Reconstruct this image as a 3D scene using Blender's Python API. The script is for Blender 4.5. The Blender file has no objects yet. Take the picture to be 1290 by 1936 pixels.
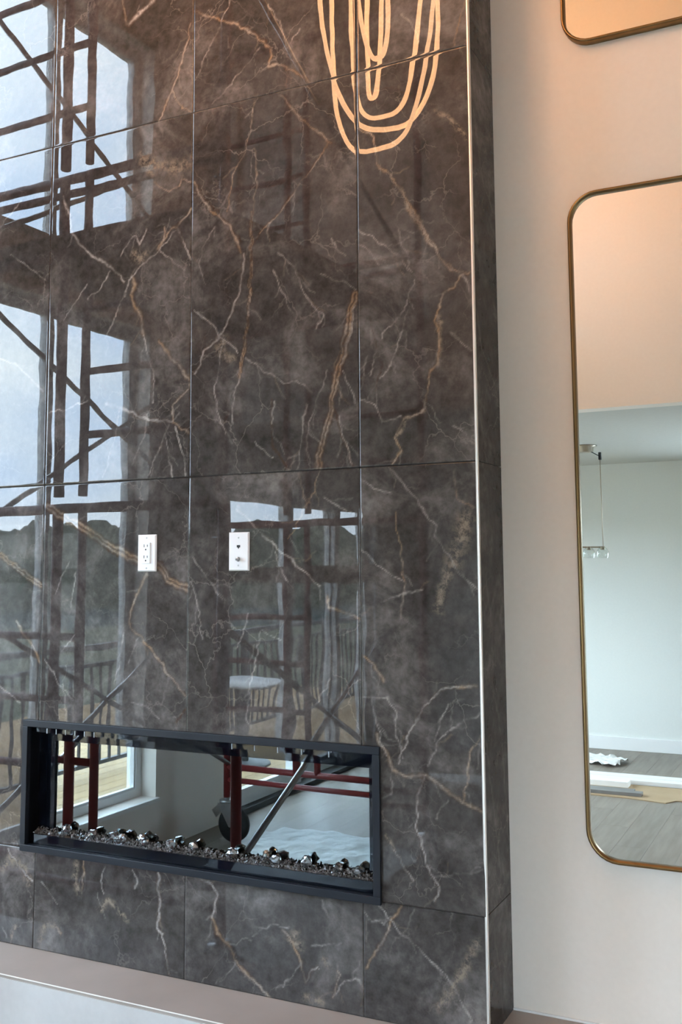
import bpy, bmesh, math, random
import numpy as np
from mathutils import Vector, Matrix

random.seed(7)
S = bpy.context.scene
COL = S.collection
PI = math.pi

# ------------------------------------------------------------------ camera
CAM = (0.8923, -2.5365, 1.2355)           # z = 0 is the top of the hearth ledge, the room floor is at -0.37
YAW, PITCH, ROLL = 0.4404, 0.1045, -0.0102
FOCAL, PPX, PPY = 1854.68, 712.64, 870.15
cy_, sy_ = math.cos(YAW), math.sin(YAW)
cp_, sp_ = math.cos(PITCH), math.sin(PITCH)
fwd = Vector((-sy_*cp_, cy_*cp_, sp_))
rgt = Vector((cy_, sy_, 0))
upv = rgt.cross(fwd)
c_, s_ = math.cos(ROLL), math.sin(ROLL)
r2 = rgt*c_ + upv*s_
u2 = upv*c_ - rgt*s_
cd = bpy.data.cameras.new('camera')
cam = bpy.data.objects.new('camera', cd)
COL.objects.link(cam)
cam.matrix_world = Matrix(((r2.x, u2.x, -fwd.x, CAM[0]), (r2.y, u2.y, -fwd.y, CAM[1]),
                           (r2.z, u2.z, -fwd.z, CAM[2]), (0, 0, 0, 1)))
cd.sensor_width = 36
cd.lens = FOCAL/1936*36
cd.shift_x = (645-PPX)/1936
cd.shift_y = (PPY-968)/1936
cd.clip_start = 0.02
cd.clip_end = 1000
S.camera = cam

# ------------------------------------------------------------------ exposure, sky
S.view_settings.view_transform = 'Standard'
S.view_settings.look = 'None'
S.view_settings.gamma = 1
S.view_settings.use_curve_mapping = False
S.view_settings.exposure = 1.38
try:
    S.cycles.use_denoising = True
    S.cycles.max_bounces = 14
    S.cycles.diffuse_bounces = 6
    S.cycles.glossy_bounces = 6
    S.cycles.transparent_max_bounces = 16
    S.cycles.sample_clamp_indirect = 6
    S.cycles.caustics_reflective = False
    S.cycles.caustics_refractive = False
except Exception:
    pass
SKY = 9.0
W = bpy.data.worlds.new('sky')
S.world = W
W.use_nodes = True
nt = W.node_tree
nt.nodes.clear()
o = nt.nodes.new('ShaderNodeOutputWorld')
bg = nt.nodes.new('ShaderNodeBackground')
tc = nt.nodes.new('ShaderNodeTexCoord')
mp = nt.nodes.new('ShaderNodeMapping')
mp.inputs['Scale'].default_value = (1, 1, 2.2)
nz = nt.nodes.new('ShaderNodeTexNoise')
nz.inputs['Scale'].default_value = 3.4
nz.inputs['Detail'].default_value = 5
nz.inputs['Roughness'].default_value = 0.5
rp = nt.nodes.new('ShaderNodeValToRGB')
rp.color_ramp.elements[0].position = 0.36
rp.color_ramp.elements[0].color = (0.53, 0.68, 0.93, 1)
rp.color_ramp.elements[1].position = 0.66
rp.color_ramp.elements[1].color = (0.85, 0.91, 0.965, 1)
L = nt.links.new
L(tc.outputs['Generated'], mp.inputs['Vector'])
L(mp.outputs['Vector'], nz.inputs['Vector'])
L(nz.outputs['Fac'], rp.inputs['Fac'])
L(rp.outputs['Color'], bg.inputs['Color'])
bg.inputs['Strength'].default_value = SKY
L(bg.outputs['Background'], o.inputs['Surface'])


def portal(name, loc, sx, sz, turn=-PI/2):
    """sampling portal in a window or door opening (sends no light of its own)"""
    ld = bpy.data.lights.new(name, 'AREA')
    ld.shape = 'RECTANGLE'
    ld.size, ld.size_y = sx, sz
    ld.cycles.is_portal = True
    ob = bpy.data.objects.new(name, ld)
    ob.location = loc
    ob.rotation_euler = (PI/2, 0, turn)       # faces into the room
    COL.objects.link(ob)


portal('window_portal', (-2.88, -1.17, 1.26), 1.64, 2.5)
portal('window_portal.001', (-2.88, -1.17, 3.52), 1.64, 1.3)
portal('window_portal.002', (-2.88, -3.92, 0.72), 2.26, 2.16)
portal('window_portal.003', (1.70, -5.90, .85), 1.9, 1.9, PI)  # opening of the added rear window


# ------------------------------------------------------------------ materials
def mat(name, color=(.8, .8, .8), rough=.5, metal=0.0, ior=None, coat=None):
    m = bpy.data.materials.new(name)
    m.use_nodes = True
    b = m.node_tree.nodes['Principled BSDF']
    b.inputs['Base Color'].default_value = (*color, 1)
    b.inputs['Roughness'].default_value = rough
    b.inputs['Metallic'].default_value = metal
    if ior:
        b.inputs['IOR'].default_value = ior
    return m


def noise_mat(name, c1, c2, scale, rough=.5, metal=0.0, stretch=(1, 1, 1), bump=0.0, bdist=.001, vary=0.0, detail=4):
    """two-tone noise colour, optional bump and per-object brightness variation"""
    m = mat(name, c1, rough, metal)
    t = m.node_tree
    b = t.nodes['Principled BSDF']
    tcn = t.nodes.new('ShaderNodeTexCoord')
    mpn = t.nodes.new('ShaderNodeMapping')
    mpn.inputs['Scale'].default_value = stretch
    oi = t.nodes.new('ShaderNodeObjectInfo')
    vm = t.nodes.new('ShaderNodeVectorMath')
    vm.operation = 'MULTIPLY_ADD'
    vm.inputs[1].default_value = (17, 17, 17)
    t.links.new(oi.outputs['Random'], vm.inputs[0])
    t.links.new(tcn.outputs['Object'], vm.inputs[2])
    t.links.new(vm.outputs[0], mpn.inputs['Vector'])
    n = t.nodes.new('ShaderNodeTexNoise')
    n.inputs['Scale'].default_value = scale
    n.inputs['Detail'].default_value = detail
    t.links.new(mpn.outputs['Vector'], n.inputs['Vector'])
    r = t.nodes.new('ShaderNodeValToRGB')
    r.color_ramp.elements[0].position = .3
    r.color_ramp.elements[1].position = .7
    r.color_ramp.elements[0].color = (*c1, 1)
    r.color_ramp.elements[1].color = (*c2, 1)
    t.links.new(n.outputs['Fac'], r.inputs['Fac'])
    out = r.outputs['Color']
    if vary:
        hs = t.nodes.new('ShaderNodeHueSaturation')
        ma = t.nodes.new('ShaderNodeMath')
        ma.operation = 'MULTIPLY_ADD'
        ma.inputs[1].default_value = vary
        ma.inputs[2].default_value = 1-vary/2
        t.links.new(oi.outputs['Random'], ma.inputs[0])
        t.links.new(ma.outputs[0], hs.inputs['Value'])
        t.links.new(out, hs.inputs['Color'])
        out = hs.outputs['Color']
    t.links.new(out, b.inputs['Base Color'])
    if bump:
        bn = t.nodes.new('ShaderNodeBump')
        bn.inputs['Strength'].default_value = bump
        bn.inputs['Distance'].default_value = bdist
        t.links.new(n.outputs['Fac'], bn.inputs['Height'])
        t.links.new(bn.outputs['Normal'], b.inputs['Normal'])
    return m


def glass_mat(name, tint=(1, 1, 1), boost=1.0):
    """thin clear pane: transparent with a Fresnel reflection"""
    m = bpy.data.materials.new(name)
    m.use_nodes = True
    t = m.node_tree
    t.nodes.clear()
    ou = t.nodes.new('ShaderNodeOutputMaterial')
    tr = t.nodes.new('ShaderNodeBsdfTransparent')
    tr.inputs['Color'].default_value = (*tint, 1)
    gl = t.nodes.new('ShaderNodeBsdfGlossy')
    gl.inputs['Roughness'].default_value = 0
    fr = t.nodes.new('ShaderNodeFresnel')
    ge = t.nodes.new('ShaderNodeNewGeometry')
    io = t.nodes.new('ShaderNodeMath')          # 1.5 from the front, 1/1.5 from behind: the same reflection on both faces
    io.operation = 'MULTIPLY_ADD'
    io.inputs[1].default_value = 1/1.5-1.5
    io.inputs[2].default_value = 1.5
    t.links.new(ge.outputs['Backfacing'], io.inputs[0])
    t.links.new(io.outputs[0], fr.inputs['IOR'])
    ma = t.nodes.new('ShaderNodeMath')
    ma.operation = 'MULTIPLY'
    ma.inputs[1].default_value = boost
    t.links.new(fr.outputs[0], ma.inputs[0])
    mx = t.nodes.new('ShaderNodeMixShader')
    t.links.new(ma.outputs[0], mx.inputs[0])
    t.links.new(tr.outputs[0], mx.inputs[1])
    t.links.new(gl.outputs[0], mx.inputs[2])
    t.links.new(mx.outputs[0], ou.inputs['Surface'])
    return m


def emit_mat(name, color, strength):
    m = mat(name, color, .5)
    b = m.node_tree.nodes['Principled BSDF']
    b.inputs['Emission Color'].default_value = (*color, 1)
    b.inputs['Emission Strength'].default_value = strength
    return m


def marble_mat():
    m = mat('polished_marble', (.05, .045, .042), .010, ior=1.45)
    t = m.node_tree
    N, K = t.nodes, t.links.new
    b = N['Principled BSDF']
    tcn = N.new('ShaderNodeTexCoord')
    oi = N.new('ShaderNodeObjectInfo')
    vm = N.new('ShaderNodeVectorMath')
    vm.operation = 'MULTIPLY_ADD'
    vm.inputs[1].default_value = (9, 5, 13)
    K(oi.outputs['Random'], vm.inputs[0])
    K(tcn.outputs['Object'], vm.inputs[2])
    P = vm.outputs[0]

    def noise(scale, detail, rough=.55, dist=0.0, vec=None):
        n = N.new('ShaderNodeTexNoise')
        n.inputs['Scale'].default_value = scale
        n.inputs['Detail'].default_value = detail
        n.inputs['Roughness'].default_value = rough
        n.inputs['Distortion'].default_value = dist
        K(vec or P, n.inputs['Vector'])
        return n

    def ramp(src, stops):
        r = N.new('ShaderNodeValToRGB')
        e = r.color_ramp.elements
        while len(e) < len(stops):
            e.new(.5)
        for i, (p, c) in enumerate(stops):
            e[i].position = p
            e[i].color = (*c, 1) if len(c) == 3 else c
        K(src, r.inputs['Fac'])
        return r.outputs['Color']

    def mix(a, c, fac, mode='MIX'):
        x = N.new('ShaderNodeMix')
        x.data_type = 'RGBA'
        x.blend_type = mode
        if isinstance(fac, float):
            x.inputs['Factor'].default_value = fac
        else:
            K(fac, x.inputs['Factor'])
        for s, v in (('A', a), ('B', c)):
            i = [q for q in x.inputs if q.name == s and q.type == 'RGBA'][0]
            if isinstance(v, tuple):
                i.default_value = (*v, 1)
            else:
                K(v, i)
        return [q for q in x.outputs if q.type == 'RGBA'][0]

    def math_(op, a, c=None):
        x = N.new('ShaderNodeMath')
        x.operation = op
        x.use_clamp = op in ('MULTIPLY', 'ADD', 'SUBTRACT')
        for i, v in ((0, a), (1, c)):
            if v is None:
                continue
            if isinstance(v, (float, int)):
                x.inputs[i].default_value = v
            else:
                K(v, x.inputs[i])
        return x.outputs[0]

    cloud = noise(3.2, 7, .62, .8)
    base = ramp(cloud.outputs['Fac'], [(.32, M_DARK), (.52, M_MID), (.70, M_PALE)])
    fine = noise(34, 5, .65)
    base = mix(base, ramp(fine.outputs['Fac'], [(.35, (.72, .70, .68)), (.65, (1.28, 1.27, 1.26))]), 1.0, 'MULTIPLY')
    # hairline veins of the stone itself
    wob = noise(5, 5, .6)
    add = N.new('ShaderNodeVectorMath')
    add.operation = 'MULTIPLY_ADD'
    add.inputs[1].default_value = (.22, .22, .22)
    K(wob.outputs['Color'], add.inputs[0])
    K(P, add.inputs[2])
    v = N.new('ShaderNodeTexVoronoi')
    v.feature = 'DISTANCE_TO_EDGE'
    v.inputs['Scale'].default_value = 5.2
    K(add.outputs[0], v.inputs['Vector'])
    hair = ramp(v.outputs['Distance'], [(0, (1, 1, 1)), (.014, (0, 0, 0))])
    hm = ramp(noise(2.6, 3).outputs['Fac'], [(.46, (0, 0, 0)), (.62, (.5, .5, .5))])
    hair = math_('MULTIPLY', hair, hm)
    base = mix(base, (.23, .20, .18), hair)
    v2 = N.new('ShaderNodeTexVoronoi')
    v2.feature = 'DISTANCE_TO_EDGE'
    v2.inputs['Scale'].default_value = 11.5
    K(add.outputs[0], v2.inputs['Vector'])
    h2 = math_('MULTIPLY', ramp(v2.outputs['Distance'], [(0, (1, 1, 1)), (.022, (0, 0, 0))]),
               ramp(noise(4.1, 4, .6).outputs['Fac'], [(.57, (0, 0, 0)), (.69, (.40, .40, .40))]))
    base = mix(base, (.26, .225, .20), h2)
    # the large veins, laid out per tile in the vein attribute
    at = N.new('ShaderNodeAttribute')
    at.attribute_name = 'vein'
    sx = N.new('ShaderNodeSeparateColor')
    K(at.outputs['Color'], sx.inputs[0])
    crack = ramp(noise(70, 4, .7).outputs['Fac'], [(.30, (.25, .25, .25)), (.62, (1.15, 1.15, 1.15))])
    crk = N.new('ShaderNodeRGBToBW')
    K(crack, crk.inputs[0])
    patch = math_('MULTIPLY', at.outputs['Alpha'], ramp(noise(48, 6, .75).outputs['Fac'], [(.42, (0, 0, 0)), (.60, (.9, .9, .9))]))
    base = mix(base, (.25, .20, .15), patch)
    dk = math_('MULTIPLY', sx.outputs[2], crk.outputs[0])
    base = mix(base, (.060, .033, .020), dk)
    gd = math_('MULTIPLY', sx.outputs[0], crk.outputs[0])
    goldc = ramp(noise(14, 3).outputs['Fac'], [(.38, (.27, .175, .10)), (.62, (.33, .28, .235))])
    base = mix(base, goldc, gd)
    wh = math_('MULTIPLY', sx.outputs[1], crk.outputs[0])
    base = mix(base, (.36, .325, .30), wh)
    K(base, b.inputs['Base Color'])
    # faint unevenness of the polish, it makes the reflections waver
    bn = N.new('ShaderNodeBump')
    bn.inputs['Strength'].default_value = 1
    bn.inputs['Distance'].default_value = WAVE
    lo = noise(7.5, 1, .4)
    K(lo.outputs['Fac'], bn.inputs['Height'])
    K(bn.outputs['Normal'], b.inputs['Normal'])
    return m


M_DARK, M_MID, M_PALE = (.034, .0305, .029), (.062, .056, .0535), (.150, .138, .131)
WAVE = .00034
MARBLE = marble_mat()
MARBLE_SIDE = MARBLE.copy()          # the narrow returns have a softer, honed face
MARBLE_SIDE.name = 'honed_marble'
MARBLE_SIDE.node_tree.nodes['Principled BSDF'].inputs['IOR'].default_value = 1.18
MARBLE_SIDE.node_tree.nodes['Principled BSDF'].inputs['Roughness'].default_value = .12
M = {}
M['grout'] = mat('dark_grout', (.02, .018, .017), .9)
M['steel'] = mat('polished_steel_edge', (.92, .90, .87), .38, 1.0)
M['wall'] = noise_mat('warm_white_paint', (.79, .735, .67), (.81, .755, .69), 60, .55, bump=.15, bdist=.0006)
M['cool_wall'] = noise_mat('cool_cast_wall_paint', (.745, .77, .745), (.765, .79, .765), 60, .6)  # cool cast of the kitchen light put into the wall colour
M['low_ceil'] = noise_mat('darkened_ceiling_paint', (.50, .505, .475), (.53, .535, .505), 50, .8)  # colour darkened to offset light from the added rear window
M['ceil'] = noise_mat('ceiling_paint', (.74, .735, .72), (.77, .765, .75), 50, .8)
M['white_trim'] = mat('white_trim_paint', (.82, .83, .83), .3)
M['vinyl'] = mat('white_vinyl', (.78, .80, .81), .35)
M['ledge_top'] = noise_mat('taupe_ledge_paint', (.37, .31, .27), (.40, .335, .295), 9, .42)
M['ledge_front'] = noise_mat('ledge_front_paint', (.52, .50, .48), (.55, .53, .51), 40, .6)
M['pane'] = glass_mat('window_glass', (.93, .96, .95))
M['fire_glass'] = glass_mat('fireplace_glass', (.93, .95, .97), .0)
M['black_metal'] = mat('matt_black_metal', (.011, .014, .020), .45, ior=1.35)
M['fire_black'] = mat('firebox_black', (.004, .005, .007), .5, ior=1.3)
M['glass_black'] = mat('black_glass_border', (.004, .005, .008), .02, ior=1.5)
M['fire_mirror'] = mat('firebox_mirror', (.29, .305, .29), .0, 1.0)
M['mirror'] = mat('mirror_silver', (.90, .925, .905), .0, 1.0)
M['brass'] = noise_mat('brushed_brass', (.21, .135, .06), (.27, .18, .085), 30, .30, 1.0, stretch=(1, 1, .1))
M['plate'] = mat('white_plastic', (.86, .86, .87), .3)
M['slot'] = mat('slot_black', (.015, .015, .015), .6)
M['chrome'] = mat('chrome', (.75, .75, .76), .12, 1.0)
M['red'] = noise_mat('red_scaffold_paint', (.17, .020, .020), (.23, .036, .034), 12, .4)
M['galv'] = noise_mat('galvanised_steel', (.42, .43, .44), (.55, .56, .57), 25, .35, 1.0)
M['ply'] = noise_mat('scaffold_plank_wood', (.16, .115, .075), (.24, .175, .115), 10, .8, stretch=(.2, 4, 4), vary=.3)
M['rubber'] = mat('black_rubber', (.02, .02, .02), .7)
M['led'] = emit_mat('warm_led_tube', (1.0, .54, .265), 9.0)
M['crystal'] = mat('smoky_crystal', (.40, .39, .385), .03, .9)
M['ember'] = noise_mat('crushed_glass', (.10, .085, .075), (.32, .28, .25), 90, .12)
M['plank'] = noise_mat('greige_laminate', (.185, .158, .13), (.26, .228, .19), 3.0, .42, stretch=(9, 1.0, 1), vary=.16)
M['subfloor'] = mat('floor_underlay', (.22, .19, .165), .8)
M['deck'] = noise_mat('pale_deck_wood', (.25, .155, .06), (.34, .225, .10), 4, .7, stretch=(8, .6, 1), vary=.2)
M['rail'] = mat('dark_railing_metal', (.03, .03, .033), .5)
M['grass'] = noise_mat('meadow', (.045, .06, .03), (.09, .095, .05), .08, .95)
M['trees'] = noise_mat('tree_covered_hill', (.020, .034, .022), (.045, .062, .038), .25, .95)
M['lake'] = mat('lake_water', (.10, .13, .15), .12)
M['card'] = noise_mat('brown_cardboard', (.36, .26, .15), (.42, .31, .19), 6, .85)
M['gray_board'] = noise_mat('grey_laminate_board', (.16, .16, .155), (.22, .215, .21), 5, .5, stretch=(1, 8, 1))
M['paper'] = mat('white_paper', (.85, .86, .85), .6)
M['cloth'] = noise_mat('pale_drop_cloth', (.50, .55, .56), (.62, .67, .68), 14, .45, bump=.9, bdist=.02)
M['nickel'] = mat('brushed_nickel', (.46, .40, .32), .3, 1.0)
M['globe'] = glass_mat('clear_globe_glass', (.90, .93, .92), 2.2)
M['screw'] = mat('painted_screw', (.55, .55, .56), .4)
M['paint_grey'] = mat('patio_furniture_dark', (.04, .042, .045), .6)


# ------------------------------------------------------------------ mesh helpers
class MB:
    def __init__(self):
        self.v, self.f, self.sm = [], [], []

    def add(self, vs, fs, smooth=False):
        n = len(self.v)
        self.v += [tuple(p) for p in vs]
        self.f += [tuple(i+n for i in q) for q in fs]
        self.sm += [smooth]*len(fs)
        return self

    def box(self, x0, x1, y0, y1, z0, z1, bev=0.0):
        if bev <= 0:
            vs = [(x, y, z) for x in (x0, x1) for y in (y0, y1) for z in (z0, z1)]
            return self.add(vs, [(0, 1, 3, 2), (4, 6, 7, 5), (0, 4, 5, 1), (2, 3, 7, 6), (0, 2, 6, 4), (1, 5, 7, 3)])
        bm = bmesh.new()
        bmesh.ops.create_cube(bm, size=1)
        for v in bm.verts:
            v.co = Vector(((x0+x1)/2+v.co.x*(x1-x0), (y0+y1)/2+v.co.y*(y1-y0), (z0+z1)/2+v.co.z*(z1-z0)))
        bmesh.ops.bevel(bm, geom=bm.edges[:], offset=bev, segments=2, affect='EDGES', profile=.5)
        bm.verts.index_update()
        self.add([v.co[:] for v in bm.verts], [[v.index for v in f.verts] for f in bm.faces])
        bm.free()
        return self

    def tube(self, pts, r, n=10, closed=False, cap=True):
        P = [Vector(p) for p in pts]
        m = len(P)
        T = []
        for i in range(m):
            if closed:
                d = P[(i+1) % m]-P[i-1]
            else:
                d = P[min(i+1, m-1)]-P[max(i-1, 0)]
            T.append(d.normalized())
        a = Vector((0, 0, 1)) if abs(T[0].z) < .9 else Vector((1, 0, 0))
        u = (a-T[0]*a.dot(T[0])).normalized()
        vs = []
        for i in range(m):
            u = (u-T[i]*u.dot(T[i])).normalized()
            w = T[i].cross(u)
            rr = r[i] if isinstance(r, (list, tuple)) else r
            for k in range(n):
                t = 2*PI*k/n
                vs.append(P[i]+(u*math.cos(t)+w*math.sin(t))*rr)
        fs = []
        for i in range(m if closed else m-1):
            j = (i+1) % m
            for k in range(n):
                k2 = (k+1) % n
                fs.append((i*n+k, i*n+k2, j*n+k2, j*n+k))
        self.add(vs, fs, True)
        if cap and not closed:
            self.add(vs[:n], [tuple(range(n-1, -1, -1))])
            self.add(vs[-n:], [tuple(range(n))])
        return self

    def lathe(self, prof, c, n=24, axis='z', smooth=True):
        vs = []
        for (r, h) in prof:
            for k in range(n):
                t = 2*PI*k/n
                a, b = r*math.cos(t), r*math.sin(t)
                vs.append({'z': (c[0]+a, c[1]+b, c[2]+h), 'y': (c[0]+a, c[1]+h, c[2]+b), 'x': (c[0]+h, c[1]+a, c[2]+b)}[axis])
        fs = []
        for i in range(len(prof)-1):
            for k in range(n):
                k2 = (k+1) % n
                fs.append((i*n+k, i*n+k2, (i+1)*n+k2, (i+1)*n+k))
        return self.add(vs, fs, smooth)

    def prism(self, poly, d, o=(0, 0, 0), ax='z'):
        n = len(poly)
        def mk(p, h):
            return {'z': (o[0]+p[0], o[1]+p[1], o[2]+h), 'y': (o[0]+p[0], o[1]+h, o[2]+p[1]), 'x': (o[0]+h, o[1]+p[0], o[2]+p[1])}[ax]
        vs = [mk(p, 0) for p in poly]+[mk(p, d) for p in poly]
        fs = [tuple(range(n-1, -1, -1)), tuple(range(n, 2*n))]
        fs += [(i, (i+1) % n, n+(i+1) % n, n+i) for i in range(n)]
        return self.add(vs, fs)

    def build(self, name, m, parent=None, origin=None, fix=True):
        me = bpy.data.meshes.new(name)
        vs = self.v
        if origin is None:
            a = np.array(vs)
            origin = tuple((a.min(0)+a.max(0))/2)
        me.from_pydata([(v[0]-origin[0], v[1]-origin[1], v[2]-origin[2]) for v in vs], [], self.f)
        me.polygons.foreach_set('use_smooth', self.sm)
        me.materials.append(m)
        if fix:
            bm = bmesh.new()
            bm.from_mesh(me)
            bmesh.ops.remove_doubles(bm, verts=bm.verts, dist=1e-6)
            bmesh.ops.recalc_face_normals(bm, faces=bm.faces)
            bm.to_mesh(me)
            bm.free()
        me.update()
        ob = bpy.data.objects.new(name, me)
        COL.objects.link(ob)
        place(ob, origin, parent)
        return ob


def world_loc(ob):
    p = Vector(ob.location)
    q = ob.parent
    while q:
        p += Vector(q.location)
        q = q.parent
    return p


def place(ob, loc, parent=None):
    if parent:
        ob.parent = parent
        ob.location = Vector(loc)-world_loc(parent)
    else:
        ob.location = loc


def thing(name, label, cat, loc, group=None):
    ob = bpy.data.objects.new(name, None)
    ob.empty_display_size = .1
    COL.objects.link(ob)
    ob.location = loc
    return tag(ob, label, cat, group)


def tag(ob, label, cat, group=None):
    ob['label'] = label
    ob['category'] = cat
    if group:
        ob['group'] = group
    return ob


def struct(ob, label=None):
    ob['kind'] = 'structure'
    if label:
        ob['label'] = label
    return ob


def sempty(name, loc, label=None):
    ob = bpy.data.objects.new(name, None)
    ob.empty_display_size = .1
    COL.objects.link(ob)
    ob.location = loc
    return struct(ob, label)


# ------------------------------------------------------------------ room shell
FZ = -0.37            # floor
XL, XR = -2.70, 3.8   # left and right walls
YB = 0.214            # wall behind the fireplace
YS = -2.47            # edge of the upper storey
YK = -5.70            # far kitchen wall
ZC, ZH = 2.08, 5.10   # kitchen ceiling, high ceiling

fl = MB().box(XL-.3, XR, YK-.2, YB+.2, FZ-.15, FZ-.012).build('floor', M['subfloor'])
struct(fl, 'grey-brown laminate plank floor of the room')
pm = {}
col = 0
x = XL
while x < 1.5:
    y = YK + (0 if col % 3 == 0 else (-.8 if col % 3 == 1 else -.4))
    while y < -.2:
        y0, y1 = max(y, YK+.002), min(y+1.22, -.192)
        if y1-y0 > .05:
            key = round(y1-y0, 3)
            if key not in pm:
                ob = MB().box(-.0896, .0896, -(y1-y0)/2+.0004, (y1-y0)/2-.0004, -.006, .006, .0007).build('floor_plank', M['plank'], None, (0, 0, 0))
                pm[key] = ob
            else:
                ob = pm[key].copy()
                COL.objects.link(ob)
            place(ob, (x+.09, (y0+y1)/2, FZ-.006), fl)
        y += 1.22
    x += .18
    col += 1

# left wall with two windows, one above the other, and the patio door
WY0, WY1 = -2.0, -.35
LZ0, LZ1 = -.07, 2.60
UZ0, UZ1 = 2.92, 4.30
DY0, DY1 = -5.05, -2.79
DZ1 = 1.80
XO = XL-.18
lw = MB()
lw.box(XO, XL, WY1, YB+.1, FZ-.15, ZH)
lw.box(XO, XL, DY1, WY0, FZ-.15, ZH)
lw.box(XO, XL, WY0, WY1, FZ-.15, LZ0)
lw.box(XO, XL, WY0, WY1, LZ1, UZ0)
lw.box(XO, XL, WY0, WY1, UZ1, ZH)
lw.box(XO, XL, DY0, DY1, DZ1, ZH)
lw.box(XO, XL, DY0, DY1, FZ-.15, FZ+.02)
lw.box(XO, XL, YK-.1, DY0, FZ-.15, ZH)
struct(lw.build('wall_left', M['wall'], None, None, False), 'painted side wall with tall windows and a patio door')
struct(MB().box(XL-.18, XR+.15, YB, YB+.15, FZ-.15, ZH).build('wall_back', M['wall']), 'warm white wall behind the fireplace where the mirrors hang')
struct(MB().box(XR, XR+.15, YK-.1, YB, FZ-.15, ZH).build('wall_right', M['wall']))
BX0, BX1, BZ0, BZ1 = .75, 2.65, -.1, 1.8  # opening for the added, unseen rear window
rw = MB()
rw.box(XL, BX0, YK-.18, YK, FZ-.15, ZC+.01)
rw.box(BX1, XR, YK-.18, YK, FZ-.15, ZC+.01)
rw.box(BX0, BX1, YK-.18, YK, FZ-.15, BZ0)
rw.box(BX0, BX1, YK-.18, YK, BZ1, ZC+.01)
struct(rw.build('wall_rear', M['cool_wall'], None, None, False), 'pale kitchen wall seen in the tall mirror')
struct(MB().box(XL, XR, YS-.12, YS, ZC, ZH).build('wall_upper', M['wall']), 'cream upper wall seen at the top of the mirrors')
struct(MB().box(XL, XR, YK, YS-.12, ZC, ZC+.14).build('ceiling_low', M['low_ceil']), 'flat low ceiling over the kitchen')
struct(MB().box(XL-.18, XR+.15, YS-.12, YB+.15, ZH, ZH+.12).build('ceiling', M['ceil']))
struct(MB().box(XL+.001, XR, YK, YK+.014, FZ, FZ+.11, .003).build('baseboard_rear', M['white_trim']), 'white baseboard along the kitchen wall')


def window(name, label, xo, dr, y0, y1, z0, z1, ym):
    """two-pane window; xo outer face of the wall, dr +1 when the room lies towards +X"""
    e = sempty(name, (xo+dr*.08, (y0+y1)/2, z0), label)

    def bx(a, b, *r):
        return MB().box(min(xo+dr*a, xo+dr*b), max(xo+dr*a, xo+dr*b), *r)
    w = .045
    bx(.01, .075, y0, y0+w, z0, z1).build('window_stile', M['vinyl'], e)
    bx(.01, .075, y1-w, y1, z0, z1).build('window_stile', M['vinyl'], e)
    bx(.01, .075, y0+w, y1-w, z0, z0+w).build('window_rail', M['vinyl'], e)
    bx(.01, .075, y0+w, y1-w, z1-w, z1).build('window_rail', M['vinyl'], e)
    bx(.01, .075, ym-.016, ym+.016, z0+w, z1-w).build('window_mullion', M['vinyl'], e)
    for (a, b) in ((y0+w, ym-.016), (ym+.016, y1-w)):
        bx(.033, .040, a, b, z0+w, z1-w).build('pane', M['pane'], e)
        s = MB()
        lo, hi = min(xo+dr*.042, xo+dr*.068), max(xo+dr*.042, xo+dr*.068)
        s.box(lo, hi, a, a+.012, z0+w, z1-w)
        s.box(lo, hi, b-.012, b, z0+w, z1-w)
        s.box(lo, hi, a+.012, b-.012, z0+w, z0+w+.012)
        s.box(lo, hi, a+.012, b-.012, z1-w-.012, z1-w)
        s.build('glazing_bead', M['vinyl'], e)
    bx(.075, .205, y0-.01, y1+.01, z0-.022, z0, .004).build('window_sill', M['white_trim'], e)


window('window_1', 'tall lower side window reflected at left of the marble', XO, 1, WY0, WY1, LZ0, LZ1, -1.312)
window('window_2', 'upper side window reflected at top left of the marble', XO, 1, WY0, WY1, UZ0, UZ1, -1.312)

kw = sempty('window_added', ((BX0+BX1)/2, YK-.1, BZ0))  # unseen rear window, added to brighten the wall behind the fireplace
y0_, y1_ = YK-.17, YK-.105
MB().box(BX0, BX0+.05, y0_, y1_, BZ0, BZ1).build('window_stile', M['vinyl'], kw)
MB().box(BX1-.05, BX1, y0_, y1_, BZ0, BZ1).build('window_stile', M['vinyl'], kw)
MB().box(BX0+.05, BX1-.05, y0_, y1_, BZ0, BZ0+.05).build('window_rail', M['vinyl'], kw)
MB().box(BX0+.05, BX1-.05, y0_, y1_, BZ1-.05, BZ1).build('window_rail', M['vinyl'], kw)
MB().box(1.68, 1.72, y0_, y1_, BZ0+.05, BZ1-.05).build('window_mullion', M['vinyl'], kw)
MB().box(BX0+.05, 1.68, y0_+.025, y0_+.032, BZ0+.05, BZ1-.05).build('pane', M['pane'], kw)
MB().box(1.72, BX1-.05, y0_+.025, y0_+.032, BZ0+.05, BZ1-.05).build('pane', M['pane'], kw)

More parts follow.
